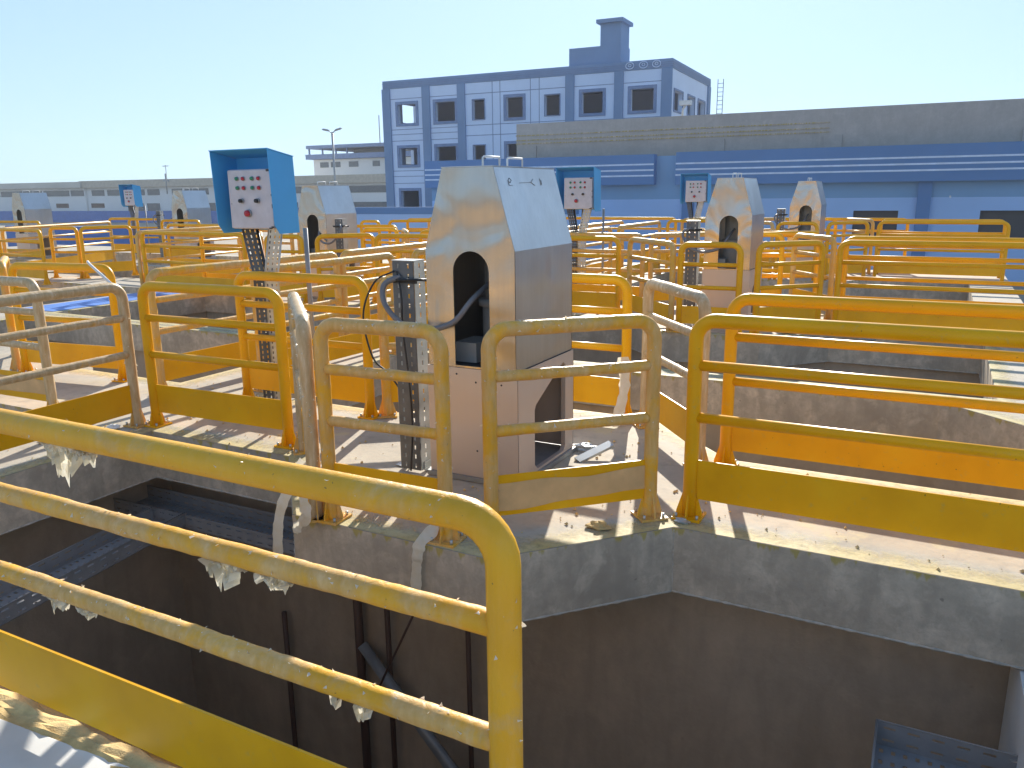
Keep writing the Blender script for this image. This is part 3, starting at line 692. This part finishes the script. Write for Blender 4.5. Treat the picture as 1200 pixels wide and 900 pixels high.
ribbon([(-2.93, 3.12, .30), (-3.0, 3.02, .1), (-3.03, 2.99, -.05), (-3.04, 2.98, -.22)], .06, 'film_strip', 'torn film tail hanging below the end-on wrapped panel into the opening', 'plastic film', M['film'], 3)
ribbon([(-1.99, 5.53, .5), (-1.96, 5.49, .3), (-1.97, 5.42, .12), (-2.0, 5.36, .01)], .08, 'film_strip', 'white film hanging from the railing post behind the nearest hood', 'plastic film', M['film'], 4)
def grit(seed, n, region, label):
    rn = random.Random(seed); mb = MB()
    while n:
        x = rn.uniform(region[0], region[1]); y = rn.uniform(region[2], region[3])
        def ins(p, L):
            c = False
            for i in range(len(L)):
                a, b = L[i], L[i-1]
                if (a[1] > p[1]) != (b[1] > p[1]) and p[0] < (b[0]-a[0])*(p[1]-a[1])/(b[1]-a[1])+a[0]: c = not c
            return c
        if any(ins((x, y), h) for h in holes): continue
        n -= 1; s_ = rn.choice((.004, .005, .007, .012)); q = [Vector((x+s_*rn.uniform(.6, 1.4)*a, y+s_*rn.uniform(.6, 1.4)*b, c)) for a, b, c in ((1, 0, .004), (0, 1, .004), (-1, 0, .004), (0, -1, .004), (.2, .1, .004+s_))]
        mb.add(q, [(0, 1, 4), (1, 2, 4), (2, 3, 4), (3, 0, 4)])
    tag(mb.obj('grit', M['foam']), label, 'grit', None, 'stuff')
grit(1, 420, (-5.9, 1.1, 3.0, 5.8), 'scattered paint crumbs and grit on the nearest concrete walkway')
def rubble(x, y, s, label, mat, seed, z=0):
    rn = random.Random(seed); vs = []; nu, nv = 7, 10
    for i in range(nu+1):
        for j in range(nv):
            a = pi*i/nu; t = 2*pi*j/nv; k = s*(.6+.6*rn.random()); vs.append((x+k*sin(a)*cos(t)*1.5, y+k*sin(a)*sin(t), z+.35*s+k*.5*cos(a)))
    fs = [(i*nv+j, i*nv+(j+1) % nv, (i+1)*nv+(j+1) % nv, (i+1)*nv+j) for i in range(nu) for j in range(nv)]
    tag(MB().add(vs, fs).obj('rubble', mat), label, 'rubble', 'bits of rubble on the deck')
rubble(-1.42, 3.62, .045, 'crumb of beige mortar below the film-wrapped panel in front of the hood', M['foam'], 1)
rubble(-1.05, 3.88, .03, 'grey mortar crumb between the two corner railing posts', M['galv'], 2)
rubble(-1.98, 4.78, .06, 'grey scrap against the right foot of the nearest hood', M['galv'], 3)
rubble(-5.36, 3.72, .04, 'white crumbs at the foot of the left wrapped panel', M['white'], 4)
for k, (x, y) in enumerate(((-.6, 9.0+.9), (-.85, 10.2), (-1.5, 10.0), (-.75, 10.35))): rubble(x, y, .07, 'grey debris on the walkway right of the second hood', M['galvd'], 10+k)
tag(MB().box(-.14, .14, -.03, .03, 0, .02).obj('scrap_plate', M['galv']), 'bent metal scrap plate lying beside the nearest hood', 'scrap').location = (-1.86, 4.66, .03)
COL.objects['scrap_plate'].rotation_euler = (.25, -.25, 1.0)
# bottom-left corner: foam bead, cables, white board on the near walkway
rn = random.Random(9); vs = []; nx = 46; ny = 9
for i in range(nx+1):
    for j in range(ny+1):
        x = -3.6+2.3*i/nx; u = j/ny; e = .04*noise.noise(Vector((x*9, u*2, 1))); h = .05*sin(pi*u)**.6*(1+.6*noise.noise(Vector((x*14, u*5, 3))))
        vs.append((x, 1.20+.17*u+e*u, .004+max(0, h)))
tag(MB().add(vs, [(i*(ny+1)+j, (i+1)*(ny+1)+j, (i+1)*(ny+1)+j+1, i*(ny+1)+j+1) for i in range(nx) for j in range(ny)]).obj('foam_bead', M['foam']), 'ragged yellow foam and mortar bead under the foreground kick plate', 'foam')
for k, (y, z) in enumerate(((1.445, .018), (1.41, .018), (1.43, .045))):
    tag(MB().tube(curve([(-4.2, y, z), (-2.9, y+.01, z+.005), (-2.0, y-.01, z), (-1.0, y, z), (.2, y+.02, z)]), .014, 8).obj('black_cable', M['black']), ['black cable farthest under the foreground kick plate, nearest the edge', 'black cable lying closest to the yellow foam under the foreground railing', 'black cable on top of the two others under the foreground railing'][k], 'cable', 'cables under the foreground kick plate')
bd = MB().box(-.9, .35, -.22, .22, 0, .04).obj('white_board', M['white'], bevel=.004); bd.location = (-2.3, 1.035, .012); bd.rotation_euler = (0, 0, radians(4))
tag(bd, 'flat white metal cover in the bottom left corner', 'cover')

# cable trays inside the near opening
def tray(p0, p1, wd, h, z, name, label, n, mat=None, rows=4):
    d = (Vector(p1)-Vector(p0)); L = d.length; r = empty(name, (p0[0], p0[1], z), math.atan2(d.y, d.x)); mat = mat or M['tray']
    a = MB(); perf(a, wd, L, rows, n, wd/rows*.35, L/n*.35, lambda p: Vector((p[1], p[0], -p[2]))); a.obj('tray_floor', mat, r)
    for y, s in ((0, 1), (wd, -1)):
        a = MB(); perf(a, h, L, 2, n//2, h*.10, L/n*1.0, lambda p: Vector((p[1], y+p[2]*s, p[0]))); a.obj('tray_side', mat, r)
        MB().tube([(0, y, h), (L, y, h)], .004, 5).obj('tray_lip', mat, r)
    return tag(r, label, 'cable tray', 'perforated cable trays')
tray((-3.45, 3.95), (-5.35, 3.93), -.0001+.30, .10, -.62, 'cable_tray', 'perforated tray under the left walkway edge, seen between the foreground rails', 40)
tray((-4.88, 3.60), (-4.55, 1.2), .30, .10, -.60, 'cable_tray', 'perforated tray running toward the viewer at left below the foreground rails', 50)
t3 = tray((-.03, 3.50), (1.6, 3.52), -.55, .12, -.72, 'cable_tray', 'grey-blue perforated tray in the bottom right corner of the photo', 34, rows=7)
MB().box(-.006, 0, -.55, 0, -.003, .12).obj('tray_end', M['tray'], t3)
MB().tube([(-.006, 0, .12), (-.006, -.55, .12)], .005, 5).obj('tray_lip', M['tray'], t3)
for k, (x, z0, z1, rr) in enumerate(((-3.43, -3.5, -.36, .032), (-3.17, -3.5, -.36, .02), (-2.51, -3.5, -.36, .018), (-4.15, -3.5, -1.4, .02))):
    tag(MB().tube([(x, 4.08, z0), (x, 4.08, z1)], rr, 8).obj('vertical_pipe', M['pipe']), ['thickest dark vertical pipe', 'thin dark vertical pipe beside the thickest one', 'thin dark vertical pipe just left of the foreground post', 'short dark rod with a cap'][k]+' inside the near opening', 'pipe', 'pipes in the near opening')
tag(MB().box(.50, .60, 1.9, 4.1, -3.5, -.375).obj('white_pier', M['white']), 'white pier edge just visible below the concrete beam at the right border', 'pier')  # plain white box below the beam
tag(MB().tube([(-3.38, 4.05, -1.45), (-2.15, 3.9, -2.5)], .05, 4).obj('brace', M['galvd']), 'grey diagonal brace inside the near opening', 'brace')
tag(MB().tube([(-2.75, 3.85, -.9), (-3.1, 3.85, -1.6)], .008, 6).obj('thin_rod', M['pipe']), 'thin slanting rod inside the near opening', 'rod')

# ------------------------------------------------------------------ background buildings
ANG = radians(2.428)
def wall_holes(mb, x0, x1, z0, z1, holes, y=0, depth=.3):
    xs = sorted({x0, x1, *[h[0] for h in holes], *[h[1] for h in holes]}); zs = sorted({z0, z1, *[h[2] for h in holes], *[h[3] for h in holes]})
    for a, b in zip(xs, xs[1:]):
        for c, d in zip(zs, zs[1:]):
            m = ((a+b)/2, (c+d)/2)
            if any(h[0] < m[0] < h[1] and h[2] < m[1] < h[3] for h in holes): continue
            mb.add([(a, y, c), (b, y, c), (b, y, d), (a, y, d)], [(0, 1, 2, 3)]); mb.add([(a, y+depth, c), (b, y+depth, c), (b, y+depth, d), (a, y+depth, d)], [(3, 2, 1, 0)])
    for a, b, c, d in holes:
        v = [(a, y, c), (b, y, c), (b, y, d), (a, y, d)]; v += [(p, y+depth, q) for p, _, q in v]
        mb.add(v, [(0, 4, 5, 1), (1, 5, 6, 2), (2, 6, 7, 3), (3, 7, 4, 0)])
def frame(h, t, y0, y1, mb):
    a, b, c, d = h; mb.box(a-t, b+t, y0, y1, d, d+t); mb.box(a-t, b+t, y0, y1, c-t, c); mb.box(a-t, a, y0, y1, c, d); mb.box(b, b+t, y0, y1, c, d)
# --- tower block
T = empty('office_block', (-36.03, 51.08, 0), ANG)
tag(T, 'three-storey blue and pale blue office block with square window openings and roof stair tower', 'building')
cols = [(-.2, 1.34), (3.0, 4.6), (6.03, 6.95), (8.65, 9.9), (11.55, 12.62), (14.2, 15.65), (17.55, 19.05)]
rows_ = [(6.70, 8.02), (3.75, 4.95), (.62, 1.87), (-1.6, -.9)]
ho = [(a, b, c, d) for a, b in cols for c, d in rows_[:3]]
mb = MB(); wall_holes(mb, -1.39, 20.18, -2, 9.15, ho); mb.obj('front_wall', M['tlight'], T)
bk = []
mb = MB(); wall_holes(mb, -1.39, 20.18, -2, 9.15, bk, y=10.9); mb.obj('rear_wall', M['tlight'], T)
side_h = [(.7, 2.95, 6.7, 7.9), (4.4, 6.4, 6.7, 7.9), (7.5, 9.7, 6.7, 7.9)]
mb = MB(); wall_holes(mb, 0, 11.2, -2, 9.15, side_h+[(a, b, c-3.08, d-3.08) for a, b, c, d in side_h]); sw = mb.obj('side_wall', M['tlight'], T); sw.location = (20.178, 0, 0); sw.rotation_euler = (0, 0, pi/2)
mb = MB(); wall_holes(mb, .31, 10.89, -2, 9.14, [(2.0, 4.0, 6.95, 8.3), (2.2, 3.4, 3.9, 5.0)], 0, .28); lw_ = mb.obj('side_wall', M['tlight'], T); lw_.location = (-1.10, 0, 0); lw_.rotation_euler = (0, 0, pi/2)
for z in (2.9, 5.98): MB().box(-1.05, 19.85, .31, 10.89, z, z+.2).obj('floor_slab', M['tdark'], T)
MB().box(-1.45, 20.24, -.05, 11.25, 9.152, 9.72).obj('roof_parapet', M['tdark'], T, bevel=.03)
mb = MB()
for z in (9.24, 9.36, 9.48): mb.box(-1.46, 20.25, -.07, -.052, z, z+.05)
for z in (9.24, 9.36, 9.48): mb.box(20.242, 20.262, -.05, 11.25, z, z+.05)
mb.obj('parapet_moulding', M['tframe'], T)
for x0, x1 in ((-1.5, -.82), (1.92, 2.56), (4.83, 5.44), (13.05, 13.66), (16.44, 17.05), (19.55, 20.24)):
    MB().box(x0, x1, -.12, -.002, -2, 9.15).obj('pilaster', M['tdark'], T)
mb = MB(); mb.box(20.18, 20.3, 10.4, 11.2, -2, 9.15); mb.obj('pilaster', M['tdark'], T)
for h in ho: 
    wd = h[1]-h[0] > 1.1
    mb = MB(); frame(h, .2 if wd else .05, -.06, -.002, mb); mb.obj('window_frame', M['tframe'], T)
for h in side_h: mb = MB(); frame(h, .12, -.05, -.002, mb); o = mb.obj('window_frame', M['tframe'], T); o.location = (20.18, 0, 0); o.rotation_euler = (0, 0, pi/2)
mb = MB()
for a, b in ((-.81, 1.91), (2.57, 4.82), (13.67, 16.43), (17.06, 19.54)):
    for z in (8.4, 6.25, 5.9, 5.45, 3.3, 2.9, 2.4, .2): mb.box(a, b, -.012, -.001, z, z+.045)
for z in (8.4, 6.3, 5.6, 2.6): mb.box(5.45, 13.04, -.012, -.001, z, z+.05)
for x in (7.55, 8.15, 10.45, 11.1): mb.box(x, x+.05, -.0121, -.0011, -2, 9.15)
mb.obj('joint_line', M['tline'], T)
MB().box(13.04, 16.6, .6, 2.6, 9.72, 10.9).obj('stair_tower', M['tdark'], T); 
st = MB().box(15.22, 16.6, .595, 2.4, 10.9, 12.25).obj('stair_tower', M['tdark'], T)
MB().box(15.0, 16.8, .35, 2.6, 12.25, 12.48).obj('stair_tower_cap', M['tdark'], st)
mb = MB()
for x in (17.45, 18.35, 19.2):
    mb.tube([(x+.27*cos(t), -.075, 9.44+.2*sin(t)) for t in [2*pi*k/14 for k in range(15)]], .03, 5)
    mb.tube([(x+.1*cos(t), -.075, 9.46+.08*sin(t)) for t in [2*pi*k/8 for k in range(9)]], .025, 5)
mb.obj('roundel', M['tlight'], T)
cr = MB(); cr.tube([(20.9, 10.6, 6.8), (20.9, 10.6, 9.6)], .03, 5); cr.tube([(21.3, 10.6, 6.8), (21.3, 10.6, 9.6)], .03, 5)
for k in range(9): cr.tube([(20.9, 10.6, 6.9+.3*k), (21.3, 10.6, 6.9+.3*k)], .02, 5)
tag(cr.obj('roof_ladder', M['galvd'], None), 'thin steel ladder frame rising behind the right end of the office block', 'ladder')
COL.objects['roof_ladder'].matrix_world = Matrix.Translation((-36.03, 51.08, 0)) @ Matrix.Rotation(ANG, 4, 'Z')
# --- long low blue building
Lb = empty('workshop_building', (-3.409, 36.659, 0), ANG)
tag(Lb, 'long low blue building with white stripes and dark openings, bare cement upper wall', 'building')
wh = [(.13, 1.82, -.55, .78), (4.72, 6.6, -.55, .78), (9.5, 11.2, -.55, .78), (-20.0, -18.9, -.6, .5)]
mb = MB(); wall_holes(mb, -20.1, 26, -2, 1.3, wh[:3], 0, .35); mb.obj('lower_wall', M['llow'], Lb)
MB().box(-20.1, 26, .001, .35, 1.3, 3.2).obj('upper_wall', M['lblue'], Lb)
MB().box(-20.1, 26, .36, 14, -1.99, 3.1).obj('building_core', M['shadefill'], Lb)
for h in wh[:3]: MB().box(h[0], h[1], .30, .34, h[2], h[3]).obj('opening_shade_panel', M['shadefill'], Lb)  # solid dark panels paint the shade inside the windows
MB().box(-20.2, -8.25, -.45, -.002, 1.95, 3.27).obj('deep_blue_band', M['lband'], Lb); MB().box(-7.27, 26, -.45, -.002, 1.92, 3.32).obj('deep_blue_band', M['lband'], Lb)
for x0, x1 in ((-20.2, -8.25), (-7.27, 26)):
    for z in (2.80, 2.55, 2.31): MB().box(x0, x1+(-.02), -.462, -.452, z, z+.07).obj('white_stripe', M['stripe'], Lb)
for x0 in (-7.0, 2.45, 12.0): MB().box(x0, x0+.5, -.2, -.002, -2, 1.915).obj('pilaster', M['lband'], Lb)
pw = MB(); pw.box(-16.17, 26, 2.0, 2.3, 3.1, 5.05); pwo = pw.obj('cement_parapet', M['parapet'], Lb)
for z in (4.05, 4.22, 4.45): MB().box(-16.2, -1.2, 1.97, 1.998, z, z+.05).obj('parapet_groove', M['fascia'], Lb)
for x0 in (-15.8, -6.4, -1.4, 6.0, 15.0): MB().box(x0, x0+.75, 1.9, 1.997, 3.1, 3.95).obj('parapet_pier', M['parapet'], Lb)
mb = MB(); mb.tube([(-7.7, 2.2, 5.0), (-7.7, 2.2, 5.35), (-7.5, 2.0, 5.55)], .05, 6); mb.box(-7.75, -7.25, 1.7, 2.1, 5.5, 5.7)
mb.obj('camera_bracket', M['white'], Lb)
mb = MB(); mb.tube([(3.6, -.6, 1.3), (3.6, -.46, 1.35)], .03, 6); mb.obj('wall_lamp', M['white'], Lb)
# --- boundary wall left
Bw = empty('boundary_wall', (-23.37, 28.36, 0), ANG); tag(Bw, 'low boundary wall painted deep blue above and light blue below, left of the hoods', 'wall')
MB().box(-2.5, 11.0, 0, .3, .84, 1.13).obj('deep_blue_coping', M['lband'], Bw); MB().box(-2.48, 10.98, .01, .29, -2, .838).obj('light_blue_wall', M['llow'], Bw)
# blue tank seen behind left railings
bt = MB().box(0, 4.5, 0, .3, -2, .2).obj('blue_panel_fence', M['bluewall']); bt.location = (-46, 27, 0); bt.scale = (3.5, 1, 1)
tag(bt, 'low royal blue fence behind the far left railings', 'fence')
# --- long low building far left
Fb = empty('long_building', (-115.13, 80.52, 0), ANG); tag(Fb, 'very long low off-white building with brown roof edge on the left horizon', 'building')
MB().box(-40, -.35, 0, 10, -2.6, 3.05).obj('wall', M['offw'], Fb); MB().box(-41, -.3, -.8, 11, 3.05, 3.95).obj('roof_edge', M['beige'], Fb, bevel=.05)
MB().box(-.34, 62, 0.3, 10, -2.6, 3.0).obj('wall', M['offw'], Fb); MB().box(-1, 62, -.4, 11, 3.0, 4.05).obj('roof_edge', M['brown'], Fb, bevel=.05)
for x0, x1 in ((-40, -30), (-29.5, -20.6), (-20.3, -10.2), (-9.8, -3.9), (-3.5, -.6), (0.8, 3.5), (4.2, 7.3), (9.5, 12), (12.6, 15), (17.5, 19.5), (20, 24.5), (30, 38), (39, 47), (48, 56)): MB().box(x0, x1, -.06 if x0 < -.4 else .24, -.002 if x0 < -.4 else .298, 1.85, 2.7).obj('window_strip', M['glass'], Fb)
for x0 in (-36, -26, -16.5, -7.2, .4): MB().box(x0, x0+2.8, -.07 if x0 < 0 else .22, -.003 if x0 < 0 else .297, .1, .75).obj('window', M['pipe'], Fb)
for x0, x1 in ((8.3, 11.5), (12.3, 14.8), (17.5, 20.5), (21, 26), (31, 40), (43, 55)): MB().box(x0, x1, .2, .296, -.6, .7).obj('window', M['glass'], Fb)
MB().box(-40, 62, -1.2, -.9, -2.6, -.35).obj('blue_base', M['bluewall'], Fb)
an = MB(); an.tube([(14.3, 3, 4), (14.3, 3, 6.1)], .045, 5); an.box(13.7, 14.9, 2.97, 3.03, 5.9, 6.0); tag(an.obj('roof_antenna', M['galvd'], None), 'small antenna with crossbar on the long low building roof', 'antenna').location = (-115.13, 80.52, 0)
# --- white building
G = empty('white_building', (-84.075, 102.6, 0), ANG); tag(G, 'white three-storey building with open grey roof terrace left of the office block', 'building')
MB().box(-5.3, 22, 0, 14, 3.3, 7.0).obj('upper_wall', M['offw'], G); MB().box(2.5, 22, -.2, 13, -2.5, 3.3).obj('ground_wall', M['beige'], G); MB().box(-5.1, 2.5, .1, 13, -2.5, 3.3).obj('ground_wall', M['offw'], G)
MB().box(-6.2, 22.5, -.8, 15, 7.05, 7.8).obj('terrace_parapet', M['tframe'], G); MB().box(-6.0, 22.5, -.8, 15, 8.65, 9.15).obj('terrace_roof', M['tframe'], G)
for x in (-5.8, -3.2, -.6, 1.5): MB().box(x, x+.2, -.5, -.3, 7.8, 8.65).obj('terrace_post', M['tframe'], G)
MB().box(-.4, 22, 4, 13.5, 7.8, 8.64).obj('terrace_room', M['glass'], G)
for x0, x1 in ((-4.0, -2.4), (-1.9, -.1), (1.55, 3.3), (6.0, 7.3), (9, 11), (13, 15)):
    MB().box(x0, x1, -.08, -.003, 5.8, 6.6).obj('window', M['glass'], G); MB().box(x0, x1, -.08, -.003, 3.6, 4.15).obj('window', M['glass'], G)
for x0, x1 in ((1.0+1.8, 4.8), (5.2, 6.6), (7.3, 8.5), (9, 12)): MB().box(x0, x1, -.28, -.203, .5, 2.0).obj('window', M['glass'], G)
for x0 in (5.7, 8.0): MB().box(x0, x0+.4, -.285, -.282, .7, 1.8).obj('painted_light_gap', M['white'], G)  # white boxes paint the light showing through; nothing is pierced here
# --- lamps and masts
def lamp(x, y, z0, z1, label):
    r = empty('street_lamp', (x, y, 0)); MB().tube([(0, 0, z0), (0, 0, z1)], .12, 8, None).obj('pole', M['galvd'], r)
    for s in (-1, 1):
        MB().tube([(0, 0, z1-.1), (s*.4, 0, z1+.1), (s*.5, 0, z1+.2)], .06, 6).obj('arm', M['galvd'], r)
        h = MB(); h.tube([(s*.4, 0, z1+.15), (s*.6, 0, z1+.22), (s*1.2, 0, z1+.34), (s*1.4, 0, z1+.36)], .17, 8, lambda p, q, rr: rr*(.6 if abs(p.x) > 1.3 or abs(p.x) < .5 else 1)*(1 if abs(q.z) < .5 else .7)); h.obj('lamp_head', M['galvd'], r)
    return tag(r, label, 'street lamp')
lp = old2w(((393-600)/938.67*96*.957, 96, 0)); lamp(lp.x, lp.y, -2, 8.6, 'double-headed street lamp in front of the white building')
mp = old2w((-151/938.67*125*.96, 125, 0)); tag(MB().tube([(mp.x, mp.y, 9), (mp.x, mp.y, 13)], .07, 5).obj('mast', M['galvd']), 'thin mast on the white building roof', 'mast')
mq = old2w((-404/938.67*110*.965, 110, 0)); mm = MB(); mm.tube([(mq.x, mq.y, 2), (mq.x, mq.y, 4.6)], .09, 5); mm.box(mq.x-.5, mq.x+.5, mq.y-.1, mq.y+.1, 3.6, 3.8)
tag(mm.obj('mast', M['galvd']), 'short mast standing above the roof between the small and large blue cabinets', 'mast')

# ------------------------------------------------------------------ air
hz = MB().box(-170, 60, -8, 150, -3, 13.5).obj('haze', M['white']); tag(hz, kind='stuff')
hm = bpy.data.materials.new('haze'); hm.use_nodes = True; ht = hm.node_tree; ht.nodes.remove(ht.nodes['Principled BSDF'])
pv = ht.nodes.new('ShaderNodeVolumePrincipled'); pv.inputs['Density'].default_value = .0006; pv.inputs['Color'].default_value = (.86, .92, 1, 1); pv.inputs['Anisotropy'].default_value = .3
ht.links.new(pv.outputs[0], ht.nodes['Material Output'].inputs['Volume']); hz.data.materials[0] = hm
